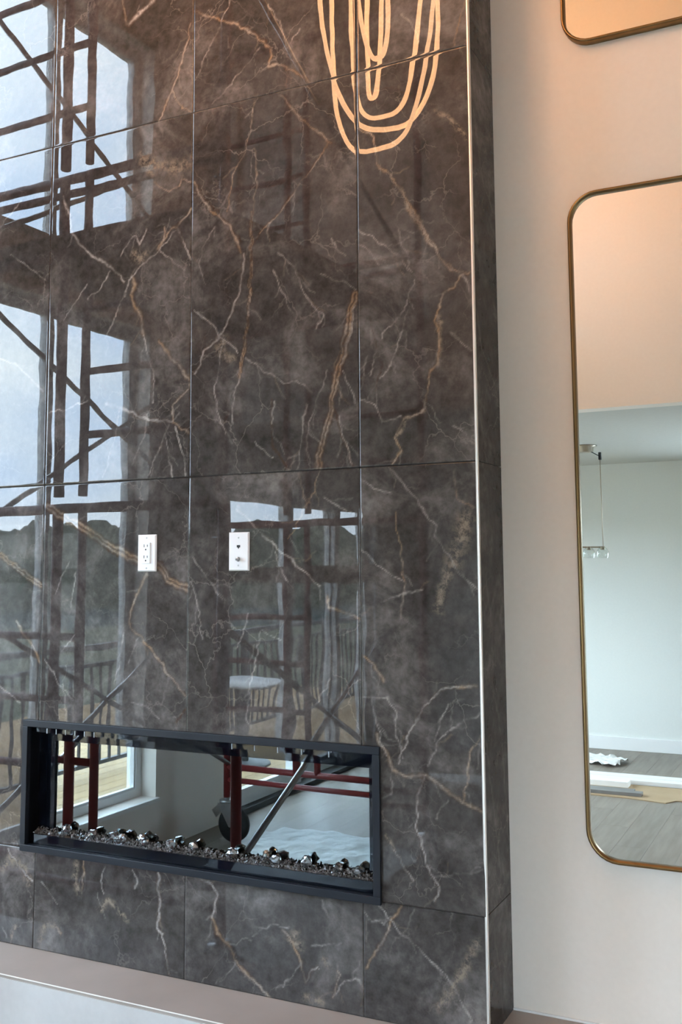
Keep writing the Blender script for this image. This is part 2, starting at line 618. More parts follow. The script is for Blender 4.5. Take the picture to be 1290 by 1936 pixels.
d = sempty('door_1', (XL-.1, (DY0+DY1)/2, FZ), 'white framed sliding patio door reflected in the marble')
MB().box(XO+.02, XL+.01, DY0, DY0+.05, FZ+.02, DZ1).build('door_jamb', M['vinyl'], d)
MB().box(XO+.02, XL+.01, DY1-.05, DY1, FZ+.02, DZ1).build('door_jamb', M['vinyl'], d)
MB().box(XO+.02, XL+.01, DY0+.05, DY1-.05, DZ1-.05, DZ1).build('door_head', M['vinyl'], d)
MB().box(XO+.02, XL+.02, DY0, DY1, FZ, FZ+.035).build('door_track', M['rail'], d)
for i, (a, b, xx) in enumerate(((DY1-.05, -3.74, XO+.09), (-3.68, -4.46, XO+.04), (-4.40, DY0+.05, XO+.09))):
    lo, hi = min(a, b), max(a, b)
    p = MB()
    p.box(xx, xx+.045, lo, lo+.075, FZ+.035, DZ1-.05)
    p.box(xx, xx+.045, hi-.075, hi, FZ+.035, DZ1-.05)
    p.box(xx, xx+.045, lo+.075, hi-.075, FZ+.035, FZ+.14)
    p.box(xx, xx+.045, lo+.075, hi-.075, DZ1-.12, DZ1-.05)
    pn = p.build('door_panel', M['vinyl'], d)
    MB().box(xx+.018, xx+.026, lo+.075, hi-.075, FZ+.14, DZ1-.12).build('door_glass', M['pane'], pn)
MB().box(XO+.136, XO+.16, -3.83, -3.80, .55, .75, .006).build('door_handle', M['white_trim'], d)

# ledge the whole wall stands on
lg = thing('hearth_ledge', 'long low taupe-topped ledge with pale front under the marble fireplace', 'ledge', (0, 0, FZ))
MB().box(XL, XR, -.186, YB-.002, -.012, 0).build('ledge_top', M['ledge_top'], lg)
MB().box(XL, XR, -.190, -.1875, -.003, .0004, .0008).build('ledge_edge', M['wall'], lg)['label'] = 'thin bright front edge'
MB().box(XL, XR, -.189, YB-.002, FZ, -.012).build('ledge_front', M['ledge_front'], lg)['label'] = 'pale painted front face'
struct(MB().box(0, XR, YB-.006, YB, 0, .006, .001).build('trim_1', M['white_trim']), 'thin bead where the white wall meets the ledge')

# ------------------------------------------------------------------ marble surround, tile by tile
VEINS = """
g 4.8 -5,2849 -23,2799 -35,2759 -44,2722
w 3.3 -204,2857 -175,2822 -153,2757
p 11.2 -105,2534 -61,2503 -8,2432
d 4.8 -156,2572 -179,2598 -224,2631 -318,2652
g 6.6 -353,2536 -302,2497 -294,2414 -252,2370 -205,2303 -184,2261 -150,2195 -130,2145 -96,2103 -70,2058 -11,2042
p 11.2 -213,2314 -194,2258 -165,2217 -136,2154
g 6.3 -194,2250 -150,2203 -117,2132 -57,2053
w 4.9 -355,2218 -305,2185 -254,2147 -185,2071
w 3.2 -356,2175 -318,2150 -291,2109
w 3.2 -233,2217 -212,2153 -185,2071
g 6.1 -11,2042 -30,2040 -55,2011 -95,1987 -99,1950 -120,1914 -100,1873 -111,1791 -133,1775 -150,1675 -165,1658 -219,1642 -242,1592 -227,1553 -252,1517
p 9.2 -107,1926 -100,1864 -110,1789
p 7.5 -157,1665 -206,1643 -237,1587 -229,1549 -249,1523
w 4.7 -179,2043 -186,2019 -210,1969 -222,1944 -252,1920 -279,1902 -283,1886
w 3.1 -357,1713 -307,1690 -283,1642 -226,1646
w 3.0 -66,1615 -39,1592 -11,1562
w 3.0 -67,1882 -42,1850 -8,1818
w 3.1 -330,1832 -339,1796 -353,1742
w 3.1 -297,1854 -313,1809 -323,1779
w 3.0 -30,2040 -12,1990
w 3.1 -202,1953 -228,1878 -254,1803 -288,1768
d 4.7 -320,1951 -287,1806 -305,1730
w 3.0 -267,1508 -228,1470 -163,1387 -126,1340 -126,1315 -100,1275 -60,1210 -9,1167
g 4.5 -249,1379 -239,1313 -227,1237 -223,1156 -234,1082
w 3.1 -354,1476 -313,1448 -257,1431
w 3.0 -354,1276 -306,1232 -261,1205 -229,1186
w 3.0 -289,1128 -228,1149 -167,1159
p 37.6 -37,1355 -50,1298 -73,1240
p 23.1 -86,1226 -105,1168 -122,1110
g 4.4 -68,1488 -63,1429 -57,1407 -13,1388
g 7.4 -350,973 -319,949 -290,905
w 4.4 -354,860 -276,862 -253,823 -253,764 -231,703
w 4.4 -326,860 -315,800 -300,751 -284,704
g 8.7 -313,757 -300,734 -279,709 -273,685 -265,663 -219,654 -164,658 -111,628 -57,598 -1,579
w 5.7 -250,683 -206,782 -167,843 -118,888 -70,905
g 7.0 -76,904 -46,902 -14,902
w 4.2 -156,690 -132,748 -94,784 -42,816 -5,832
w 2.8 -136,753 -120,802 -100,855
g 5.5 -4,775 -39,717 -45,675 -54,599
w 5.6 -164,658 -191,607 -193,515 -168,441 -156,402 -131,376 -139,334
p 8.5 -285,491 -262,452
w 5.6 -262,452 -207,380
w 2.7 -156,391 -86,411 -1,427
w 2.8 -102,601 -135,555
w 4.3 -267,650 -267,607 -297,584
w 4.2 -311,298 -249,237 -172,190 -96,131 -46,46
g 6.9 -245,306 -274,260 -296,216 -331,161 -350,131
w 2.7 -201,305 -234,245 -281,190
p 18.6 -27,242 -53,197 -73,155 -107,103 -136,64
w 2.8 -354,278 -338,260 -296,258
g 7.4 -957,3063 -856,3009 -784,2972 -723,2925 -674,2877 -654,2837 -674,2806 -625,2800 -558,2753 -521,2715
d 7.2 -784,2976 -723,2933 -674,2886
w 3.7 -815,3066 -856,2985 -897,2922 -948,2825
w 3.6 -674,3010 -625,2935 -606,2860
w 3.5 -558,2901 -596,2858 -625,2821
w 3.6 -703,2875 -813,2776 -884,2729
g 3.5 -723,2703 -732,2626 -752,2542 -801,2473 -820,2363
g 6.9 -625,2699 -568,2626 -503,2561 -448,2508
d 10.0 -448,2508 -512,2445 -568,2388 -625,2322 -702,2266 -740,2212
g 3.3 -453,2506 -512,2440 -568,2383 -625,2318 -702,2263
g 7.1 -948,2473 -933,2435 -881,2364 -810,2309 -780,2235 -764,2216
d 5.4 -944,2464 -881,2378 -816,2322 -770,2239
g 3.5 -722,2545 -708,2456 -727,2339 -736,2212
G 8.6 -731,2339 -729,2246 -732,2126 -743,1986 -758,1882 -776,1813
w 6.8 -756,2206 -767,2116 -798,2028 -849,1947 -899,1917 -941,1842
w 5.1 -835,1946 -849,1856 -864,1766 -847,1701 -821,1639
w 5.2 -944,2045 -874,1994 -823,1931 -778,1891
w 3.3 -749,1874 -685,1827 -614,1786 -537,1772
w 3.3 -777,1807 -797,1732 -796,1669
w 3.5 -869,2311 -911,2259 -927,2196 -901,2127
w 3.4 -653,2142 -614,2060 -582,1994
w 5.0 -631,2188 -574,2138 -545,2058 -507,2006 -476,1974 -498,1936
w 4.9 -483,2102 -401,2067 -364,2042
G 17.6 -368,2029 -395,1925 -409,1847 -433,1789 -447,1717 -462,1645 -485,1581 -496,1512
w 4.8 -368,1989 -390,1896 -417,1819
w 4.8 -461,1806 -492,1735 -522,1656 -533,1604 -523,1531
w 3.2 -537,1711 -553,1606 -564,1516
w 4.7 -410,1801 -396,1760 -374,1725 -364,1698
d 7.9 -440,1683 -411,1597 -392,1553 -376,1517
w 4.7 -426,1662 -406,1590 -379,1522
d 9.8 -653,1734 -660,1659 -653,1591 -606,1529
w 4.9 -644,1726 -658,1659
w 4.9 -717,1609 -653,1557
w 4.8 -530,1623 -485,1587
w 3.3 -451,2207 -400,2147
p 20.3 -827,1943 -857,1912 -797,1872
g 4.8 -564,1508 -548,1448 -534,1401
g 4.7 -496,1501 -509,1444 -534,1415 -570,1355 -597,1308
w 6.5 -783,1412 -710,1344 -645,1290 -578,1239 -524,1197 -487,1168
w 4.7 -475,1433 -420,1394 -373,1377
w 3.2 -641,1270 -630,1227 -598,1182
g 9.1 -468,1140 -460,1107 -422,1100 -362,1077
w 3.2 -736,1084 -760,1019 -781,985
w 3.1 -685,1042 -627,1009
w 3.1 -691,1034 -705,979 -738,823 -738,761
w 4.5 -456,905 -483,865 -506,834
w 3.3 -941,1257 -900,1208 -861,1167 -831,1127
w 3.3 -946,1184 -919,1102 -904,1006
w 7.6 -907,303 -863,287 -840,263 -853,224 -860,193
g 9.0 -860,193 -839,150 -805,126 -779,85 -731,48 -692,26 -660,-2
d 7.5 -869,187 -846,149 -814,124 -786,91
w 4.4 -779,78 -801,45 -827,18
p 20.2 -572,189 -598,171 -555,156
g 7.3 -616,190 -586,165 -557,112 -538,61
w 5.7 -538,65 -509,113 -504,109
p 14.2 -479,132 -470,119
w 4.3 -557,104 -593,71 -614,34
g 5.6 -442,109 -432,97 -451,59 -457,37
w 4.2 -451,47 -412,86 -385,100
w 2.8 -385,100 -364,80 -361,60
p 17.0 -542,22 -488,13
w 4.3 -598,200 -642,201 -696,186
w 2.9 -524,160 -470,174 -428,186
w 4.3 -486,286 -466,251
g 7.8 -1258,3184 -1248,3133 -1238,3092
w 15.4 -1226,3089 -1181,3116 -1126,3149
g 7.4 -972,3024 -980,2979 -992,2946 -1012,2877 -1044,2810 -1076,2752 -1097,2711
g 5.6 -1044,2810 -1022,2765 -1000,2736 -964,2723
p 33.3 -1161,2594 -1116,2567 -1008,2529 -976,2550
p 14.9 -1172,2615 -1149,2555 -1115,2531
g 3.7 -1113,2503 -1071,2472 -1039,2463 -1011,2472 -1007,2493 -961,2477
g 7.1 -960,2386 -995,2357 -1016,2342 -1037,2333 -1069,2302 -1090,2273
w 7.1 -1016,2337 -994,2285 -973,2247 -958,2218
w 5.5 -1189,2333 -1211,2319 -1232,2294 -1243,2269
w 7.3 -1189,2333 -1168,2299 -1145,2327 -1138,2344
g 7.2 -1069,2342 -1065,2323 -1073,2297 -1083,2269
w 5.4 -1083,2269 -1047,2302 -1016,2330
p 21.8 -1188,2270 -1165,2248 -1144,2263
w 3.6 -1079,2263 -1025,2214 -982,2187
w 5.4 -1089,2264 -1154,2229 -1208,2182 -1227,2130
w 7.7 -1505,2526 -1484,2465 -1465,2395 -1428,2342 -1369,2289
w 7.5 -1369,2289 -1287,2240 -1230,2178
g 12.7 -1193,2189 -1185,2161 -1200,2129 -1161,2052 -1145,1988
w 5.3 -1145,1988 -1127,1915 -1100,1843 -1102,1756
g 8.8 -1085,1964 -1020,1887 -989,1857 -957,1821
g 6.8 -957,1821 -963,1796 -1025,1750 -1024,1690 -986,1665 -955,1651
w 8.9 -1299,1772 -1221,1748 -1155,1717 -1101,1701 -1028,1695
w 5.5 -1541,1761 -1470,1767 -1379,1789
w 5.3 -1243,1749 -1256,1653 -1283,1583 -1304,1524
w 3.5 -1123,1723 -1143,1638 -1185,1562
w 3.4 -1038,1682 -1089,1591 -1120,1524
w 3.4 -1054,1658 -1037,1587 -1025,1511
w 5.1 -1017,1672 -975,1568 -970,1514
w 3.6 -1197,2198 -1251,2097 -1304,1995
w 3.7 -1389,2190 -1434,2138 -1492,2082
w 3.7 -1287,2222 -1331,2171 -1388,2141
G 21.6 -1542,1440 -1485,1404 -1434,1385 -1356,1349 -1301,1313 -1237,1283 -1157,1253 -1073,1237 -1031,1187 -956,1159
d 9.0 -1530,1419 -1433,1369 -1355,1332 -1301,1298 -1237,1266
g 8.4 -1120,1209 -1161,1144 -1185,1078 -1189,1053
g 6.7 -1189,1053 -1127,994 -1068,943 -1027,892 -966,838
w 3.5 -1441,1249 -1472,1202 -1500,1142
w 3.5 -1413,1210 -1422,1142 -1432,1075
w 3.4 -1210,1020 -1223,911 -1243,857
w 3.3 -1152,1005 -1187,924
w 3.5 -1471,953 -1412,1008
w 3.4 -1457,848 -1437,733
w 3.5 -1537,925 -1477,854 -1412,797
d 11.2 -965,791 -985,766 -1004,748
w 4.9 -1176,809 -1117,795 -1065,761
p 16.3 -1382,291 -1388,242 -1369,195
g 6.5 -1354,298 -1349,263 -1358,213
w 3.3 -1530,211 -1490,180 -1456,151
w 9.4 -1058,298 -1053,275 -1061,250 -1051,230 -1053,158 -1059,134 -1043,121
w 6.1 -1043,121 -1032,76 -1017,8
p 14.6 -1476,83 -1510,86 -1530,18
g 8.1 -1442,63 -1465,81
w 4.8 -1294,205 -1282,174 -1260,137
p 14.3 -1282,158 -1251,194 -1177,141
w 3.2 -1270,288 -1284,246 -1272,208
w 3.2 -1159,293 -1142,264 -1146,240
w 7.7 -1782,1974 -1716,1950 -1632,1887 -1572,1837
G 16.5 -1754,1278 -1669,1228 -1605,1193 -1557,1167
g 8.9 -1674,1050 -1632,1008 -1590,965 -1560,920
w 5.3 -1736,827 -1677,797 -1643,777
p 23.7 -1700,237 -1666,267 -1607,248 -1582,201
w 6.8 -1679,300 -1630,246 -1571,211
p 10.0 -1635,61 -1652,25
w 5.0 -1693,44 -1670,19
w 3.9 -1703,2540 -1802,2458
w 3.9 -1747,2352 -1644,2279 -1581,2232
"""



def value_noise(x, z, k, seed):
    rng = np.random.RandomState(seed)
    out = np.zeros_like(x)
    for i in range(5):
        a = rng.uniform(0, 2*PI)
        kk = k*rng.uniform(.6, 1.7)
        out += np.sin((x*math.cos(a)+z*math.sin(a))*kk+rng.uniform(0, 6.28))
    return out/2.2


veins = []
for ln in VEINS.strip().split('\n'):
    a = ln.split()
    pts = np.array([[float(q) for q in s.split(',')] for s in a[2:]])/1000
    veins.append((a[0], float(a[1])/1000, pts))

# fine side branches that feather off the larger veins
rb = random.Random(21)
extra = []
for (t, w, pts) in veins:
    if t == 'p' or len(pts) < 3:
        continue
    for i in range(len(pts)-1):
        a, b = pts[i], pts[i+1]
        ln = float(np.hypot(*(b-a)))
        for _ in range(int(ln/.055+rb.random())):
            if rb.random() < .35:
                continue
            q = a+(b-a)*rb.random()
            ang = math.atan2(b[1]-a[1], b[0]-a[0])+rb.choice((-1, 1))*rb.uniform(.3, 1.0)
            br = [q]
            for k in range(rb.randint(2, 3)):
                st = rb.uniform(.012, .034)
                br.append(br[-1]+np.array((math.cos(ang), math.sin(ang)))*st)
                ang += rb.uniform(-.6, .6)
            extra.append((rb.choice('wwwgd'), .0026, np.array(br)))
veins += extra

TX = [-1.917, -1.5585, -.9585, -.3585, 0.0]
TZ = [0.0, .312, 1.512, 2.712, 3.912, ZH]
fs_ = thing('fireplace_surround', 'floor to ceiling chimney breast clad in polished dark brown marble tiles', 'fireplace wall', (-.9585, .1, 0))
OPX0, OPX1, OPZ0, OPZ1 = -1.612, -.309, .312, .714    # hole for the fire
TILT = {0: (-.0018, 0, 0), 1: (-.0030, 0, .0006), 2: (0, 0, 0), 3: (.0030, 0, -.0008), 4: (0, 0, 0)}


def marble_tile(c, r):
    x0, x1, z0, z1 = TX[c]+.0007, TX[c+1]-.0007, TZ[r]+.0008, TZ[r+1]-.0008
    h = .004
    if r == 4:
        h = .05
    zs_top = z1
    nx = max(2, int(round((x1-x0)/h)))
    nzr = max(2, int(round((z1-z0)/h)))
    xs = np.linspace(x0, x1, nx+1)
    zs = np.linspace(z0, z1, nzr+1)
    if r == 3:       # fine only where the picture reaches
        zs = np.concatenate([np.arange(z0, 3.2, h), np.linspace(3.2, z1, 12)])
        nzr = len(zs)-1
    gx, gz = np.meshgrid(xs, zs)
    X, Z = gx.ravel(), gz.ravel()
    Y = np.zeros_like(X)
    edge = (np.abs(X-x0) < 1e-6) | (np.abs(X-x1) < 1e-6) | (np.abs(Z-z0) < 1e-6) | (np.abs(Z-z1) < 1e-6)
    Y[edge] = .0002
    A = np.zeros((len(X), 4), np.float32)
    wx = X+value_noise(X, Z, 95, c*7+r)*.0028+value_noise(X, Z, 260, c*7+r+50)*.0013
    wz = Z+value_noise(X, Z, 95, c*7+r+100)*.0028+value_noise(X, Z, 260, c*7+r+150)*.0013
    amp = np.clip(.78+.40*value_noise(X, Z, 40, c+r*5+200), .25, 1.1)
    for (t, w, pts) in veins:
        m = pts.mean(0)
        if not (x0-.002 <= m[0] <= x1+.002 and z0-.002 <= m[1] <= z1+.002):
            continue
        lo, hi = pts.min(0)-.06, pts.max(0)+.06
        sel = np.nonzero((X > lo[0]) & (X < hi[0]) & (Z > lo[1]) & (Z < hi[1]))[0]
        if not len(sel):
            continue
        px, pz = wx[sel], wz[sel]
        D = np.full(len(sel), 9.0)
        for i in range(len(pts)-1):
            a, b = pts[i], pts[i+1]
            ab = b-a
            t_ = np.clip(((px-a[0])*ab[0]+(pz-a[1])*ab[1])/max(ab@ab, 1e-9), 0, 1)
            D = np.minimum(D, np.hypot(px-a[0]-t_*ab[0], pz-a[1]-t_*ab[1]))
        hw = max(w*.5, .0026)
        if t == 'G':
            core = np.exp(-((D-hw*.62)/(hw*.36))**2)*.95
            A[sel, 0] = np.maximum(A[sel, 0], core*amp[sel])
            A[sel, 2] = np.maximum(A[sel, 2], np.exp(-(D/(hw*.45))**2)*.9)
            A[sel, 2] = np.maximum(A[sel, 2], np.exp(-((D-hw*1.3)/(hw*.35))**2)*.6)
        elif t == 'p':
            A[sel, 3] = np.maximum(A[sel, 3], np.exp(-(D/(hw*1.25))**2))
        else:
            ch = {'g': 0, 'w': 1, 'd': 2}[t]
            g = np.exp(-(D/(hw*.85))**2)*(.95 if w > .005 else (.70 if w > .0027 else .27))
            A[sel, ch] = np.maximum(A[sel, ch], g*amp[sel])
            if t != 'd' and w > .0055:
                A[sel, 2] = np.maximum(A[sel, 2], np.exp(-((D-hw*1.25)/(hw*.4))**2)*.55)
    idx = np.arange((nx+1)*(nzr+1)).reshape(nzr+1, nx+1)
    q = np.stack([idx[:-1, :-1], idx[:-1, 1:], idx[1:, 1:], idx[1:, :-1]], -1).reshape(-1, 4)
    if r in (0, 1):
        cxq = X[q].mean(1)
        czq = Z[q].mean(1)
        q = q[~((cxq > OPX0) & (cxq < OPX1) & (czq > OPZ0) & (czq < OPZ1))]
    # skirt to the back
    ring = np.concatenate([idx[0, :], idx[1:, -1], idx[-1, -2::-1], idx[-2:0:-1, 0]])
    n0 = len(X)
    X = np.concatenate([X, X[ring]])
    Z = np.concatenate([Z, Z[ring]])
    Y = np.concatenate([Y, np.full(len(ring), .0095)])
    A = np.concatenate([A, A[ring]])
    k = np.arange(len(ring))
    k2 = (k+1) % len(ring)
    sk = np.stack([ring[k2], ring[k], n0+k, n0+k2], -1)
    if r in (0, 1):      # no edge across the fire opening
        mx, mz = X[sk].mean(1), Z[sk].mean(1)
        sk = sk[~((mx > OPX0) & (mx < OPX1) & (mz > OPZ0) & (mz < OPZ1))]
    q = np.concatenate([q, sk])
    cx, cz = (x0+x1)/2, (z0+z1)/2
    me = bpy.data.meshes.new('marble_tile')
    nv, nf = len(X), len(q)
    me.vertices.add(nv)
    me.vertices.foreach_set('co', np.stack([X-cx, Y, Z-cz], -1).astype(np.float32).ravel())
    me.loops.add(nf*4)
    me.loops.foreach_set('vertex_index', q.astype(np.int32).ravel())
    me.polygons.add(nf)
    me.polygons.foreach_set('loop_start', np.arange(0, nf*4, 4, dtype=np.int32))
    me.polygons.foreach_set('loop_total', np.full(nf, 4, np.int32))
    me.update(calc_edges=True)
    me.validate()
    at = me.color_attributes.new('vein', 'FLOAT_COLOR', 'POINT')
    at.data.foreach_set('color', A.ravel())
    me.materials.append(MARBLE)
    ob = bpy.data.objects.new('marble_tile', me)
    COL.objects.link(ob)
    place(ob, (cx, 0, cz), fs_)
    ob.rotation_euler = TILT[r]
    return ob


for r in range(5):
    for c in range(4):
        marble_tile(c, r)
# side return, one narrow tile per row
SIDE = [[(0.05, 1.20), (.10, 1.05), (.09, .9), (.16, .75), (.20, .45)],
        [(0.02, .78), (.07, .60), (.13, .38)],
        [(.03, 2.55), (.10, 2.35), (.19, 2.28)],
        [(.02, 1.95), (.06, 1.84), (.16, 1.76), (.2, 1.70)],
        [(.06, .25), (.1, .15), (.12, .02)]]
for r in range(5):
    z0, z1 = TZ[r]+.001, TZ[r+1]-.001
    h = .006 if r < 3 else .03
    ny, nzr = int(.2/h), int((z1-z0)/h)
    ys = np.linspace(.010, YB-.0015, ny+1)
    zs = np.linspace(z0, z1, nzr+1)
    gy, gz = np.meshgrid(ys, zs)
    Yv, Zv = gy.ravel(), gz.ravel()
    Dm = np.zeros(len(Yv))
    wy = Yv+value_noise(Yv, Zv, 90, r+300)*.003
    wz = Zv+value_noise(Yv, Zv, 90, r+320)*.003
    for pl in SIDE:
        for i in range(len(pl)-1):
            a, b = np.array(pl[i]), np.array(pl[i+1])
            ab = b-a
            t_ = np.clip(((wy-a[0])*ab[0]+(wz-a[1])*ab[1])/(ab@ab), 0, 1)
            Dm = np.maximum(Dm, .18*np.exp(-(np.hypot(wy-a[0]-t_*ab[0], wz-a[1]-t_*ab[1])/.0035)**2))
    idx = np.arange(len(Yv)).reshape(nzr+1, ny+1)
    q = np.stack([idx[:-1, :-1], idx[:-1, 1:], idx[1:, 1:], idx[1:, :-1]], -1).reshape(-1, 4)
    ring = np.concatenate([idx[0, :], idx[1:, -1], idx[-1, -2::-1], idx[-2:0:-1, 0]])
    n0 = len(Yv)
    k = np.arange(len(ring))
    k2 = (k+1) % len(ring)
    q = np.concatenate([q, np.stack([ring[k2], ring[k], n0+k, n0+k2], -1)])
    Xv = np.concatenate([np.zeros(n0), np.full(len(ring), -.009)])
    Yv = np.concatenate([Yv, Yv[ring]])
    Zv = np.concatenate([Zv, Zv[ring]])
    A = np.zeros((len(Yv), 4), np.float32)
    A[:n0, 1] = Dm
    me = bpy.data.meshes.new('side_tile')
    me.from_pydata(np.stack([Xv, Yv-.1, Zv-(z0+z1)/2], -1).tolist(), [], q.tolist())
    at = me.color_attributes.new('vein', 'FLOAT_COLOR', 'POINT')
    at.data.foreach_set('color', A.ravel())
    me.materials.append(MARBLE_SIDE)
    ob = bpy.data.objects.new('side_tile', me)
    COL.objects.link(ob)
    place(ob, (0, .1, (z0+z1)/2), fs_)
# masonry core behind the tiles, leaving the fire opening free
g = MB()
g.box(-1.915, OPX0, .0036, YB-.002, 0, ZH)
g.box(OPX1, -.008, .0036, YB-.002, 0, ZH)
g.box(OPX0, OPX1, .0036, YB-.002, 0, OPZ0-.004)
g.box(OPX0, OPX1, .0036, YB-.002, OPZ1+.004, ZH)
g.build('core', M['grout'], fs_, None, False)['label'] = 'dark grout between the tiles'
# rounded steel edge strip on the outer corner
ed = MB()
prof = [(-.0045, -.0012), (-.001, -.0012), (.0008, -.0005), (.0016, .001), (.0016, .009), (-.0045, .009)]
ed.prism(prof, ZH, (0.001, 0, 0), 'z')
ed.build('corner_trim', M['steel'], fs_)['label'] = 'shiny steel corner strip'

# ------------------------------------------------------------------ linear fireplace
fp = thing('electric_fireplace', 'wide black framed linear glass fireplace set into the marble', 'fireplace', (-.96, 0, .304))
FX0, FX1, FZ0, FZ1 = -1.616, -.2995, .304, .7275
fr = MB()
t = .022
yf, yb = -.013, -.0032
fr.box(FX0, FX1, yf, yb, FZ1-t, FZ1, .0015)
fr.box(FX0, FX1, yf, yb, FZ0, FZ0+t, .0015)
fr.box(FX0, FX0+t, yf, yb, FZ0+t, FZ1-t, .0015)
fr.box(FX1-t, FX1, yf, yb, FZ0+t, FZ1-t, .0015)
fr.box(FX0+t-.008, FX0+t, yb, .004, FZ0+t-.006, FZ1-t+.006)
fr.box(FX1-t, FX1-t+.008, yb, .004, FZ0+t-.006, FZ1-t+.006)
fr.box(FX0+t, FX1-t, yb, .004, FZ0+t-.006, FZ0+t)
fr.box(FX0+t, FX1-t, yb, .004, FZ1-t, FZ1-t+.006)
fr.build('frame', M['black_metal'], fp)
rv = MB()
GX0, GX1, GZ0, GZ1 = FX0+t, FX1-t, FZ0+t, FZ1-t
rv.box(GX0-.008, GX0, .004, .07, GZ0-.006, GZ1+.006)
rv.box(GX1, GX1+.008, .004, .07, GZ0-.006, GZ1+.006)
rv.box(GX0, GX1, .004, .07, GZ0-.006, GZ0)
rv.box(GX0, GX1, .004, .07, GZ1, GZ1+.006)
rv.box(GX0, GX1, .062, .07, GZ0, GZ1)
rv.build('firebox', M['fire_black'], fp)
MB().box(GX0+.001, GX1-.001, .003, .007, GZ0+.001, GZ1-.001).build('glass_pane', M['fire_glass'], fp)
MB().box(GX0+.001, GX1-.001, .0085, .013, GZ0+.001, .357).build('front_lip', M['glass_black'], fp)
MB().box(GX0+.001, GX1-.001, .0085, .013, .686, GZ1-.001).build('top_valance', M['glass_black'], fp)
MB().box(GX0+.001, GX1-.001, .044, .060, .656, .686).build('rear_valance', M['glass_black'], fp)
MB().box(-.358, GX1-.001, .044, .060, GZ0+.004, .656).build('side_panel', M['glass_black'], fp)
MB().box(GX0+.001, -1.524, .044, .060, GZ0+.004, .656).build('side_panel', M['glass_black'], fp)
MB().box(-1.524, -.358, .050, .060, GZ0+.004, .656).build('back_mirror', M['fire_mirror'], fp)['label'] = 'mirrored back panel'
for xx in (-1.53, -1.49, -1.45, -1.41, -1.37, -1.33, -.80, -.72, -.64, -.56, -.47):
    MB().box(xx, xx+.003, .0075, .0085, .684, .700).build('reflection_bar', M['galv'], fp)  # pale bars standing in for window reflections along the top glass
eb = MB()
rng = random.Random(3)
eb.box(GX0+.002, GX1-.002, .014, .043, GZ0+.004, .352)
for i in range(2600):
    px, py = rng.uniform(GX0+.008, GX1-.008), rng.uniform(.016, .046)
    s = rng.uniform(.0025, .0062)
    pz = .353+(py-.016)*.45+rng.uniform(0, .007)
    dirs = [Vector((rng.gauss(0, 1), rng.gauss(0, 1), rng.gauss(0, 1))).normalized()*s*rng.uniform(.6, 1.3) for _ in range(4)]
    vs = [Vector((px, py, pz))+dd for dd in dirs]
    eb.add(vs, [(0, 1, 2), (0, 2, 3), (0, 3, 1), (1, 3, 2)])
ebo = eb.build('ember_bed', M['ember'], fp, None, False)
ebo['kind'] = 'stuff'
ebo['label'] = 'bed of crushed grey glass'

CRY = [(-1.457, .031), (-1.346, .029), (-1.260, .033), (-1.223, .027), (-1.148, .034), (-1.134, .027), (-1.032, .029), (-.952, .034),
       (-.808, .029), (-.688, .032), (-.655, .028), (-.554, .031), (-.451, .031), (-.385, .027)]
names = ['first', 'second', 'third', 'fourth', 'fifth', 'sixth', 'seventh', 'eighth', 'ninth', 'tenth', 'eleventh', 'twelfth', 'thirteenth', 'fourteenth']
for i, (px, py) in enumerate(CRY):
    bm = bmesh.new()
    bmesh.ops.create_icosphere(bm, subdivisions=2, radius=1)
    sx, sy, sz = rng.uniform(.015, .021), rng.uniform(.012, .014), rng.uniform(.014, .019)
    for v in bm.verts:
        k = rng.uniform(.74, 1.12)
        v.co = Vector((v.co.x*sx*k, v.co.y*sy*k, v.co.z*sz*k))
    me = bpy.data.meshes.new('glass_crystal')
    bm.to_mesh(me)
    bm.free()
    me.materials.append(M['crystal'])
    ob = bpy.data.objects.new('glass_crystal', me)
    COL.objects.link(ob)
    ob.location = (px, py, .362+(py-.016)*.4+sz*.62)
    tag(ob, names[i]+' faceted glass crystal from the left on the ember bed', 'crystal', 'glass crystals in the fireplace')

# ------------------------------------------------------------------ wall plates
def wall_plate(name, label, cx, cz):
    e = thing(name, label, 'outlet', (cx, 0, cz-.058))
    pl = MB()
    w, h = .0365, .0585
    o_ = [(-w, 0), (w, 0)]
    vs = []
    for (s, y) in ((1.0, -.0003), (1.0, -.0025), (.93, -.0065)):
        for (a, b) in ((-1, -1), (1, -1), (1, 1), (-1, 1)):
            iw = w if s == 1 else w-.0035
            ih = h if s == 1 else h-.0035
            vs.append((cx+a*iw, y, cz+b*ih))
    fs = [(8, 9, 10, 11), (0, 3, 2, 1)]
    for lv in (0, 4):
        for k in range(4):
            k2 = (k+1) % 4
            fs.append((lv+k, lv+k2, lv+4+k2, lv+4+k))
    pl.add(vs, fs)
    pl.build('cover_plate', M['plate'], e)
    return e


def screw(e, x, z):
    MB().lathe([(.0001, -.0076), (.0025, -.0074), (.003, -.0066), (.003, -.006)], (x, 0, z), 12, 'y').build('screw', M['screw'], e)


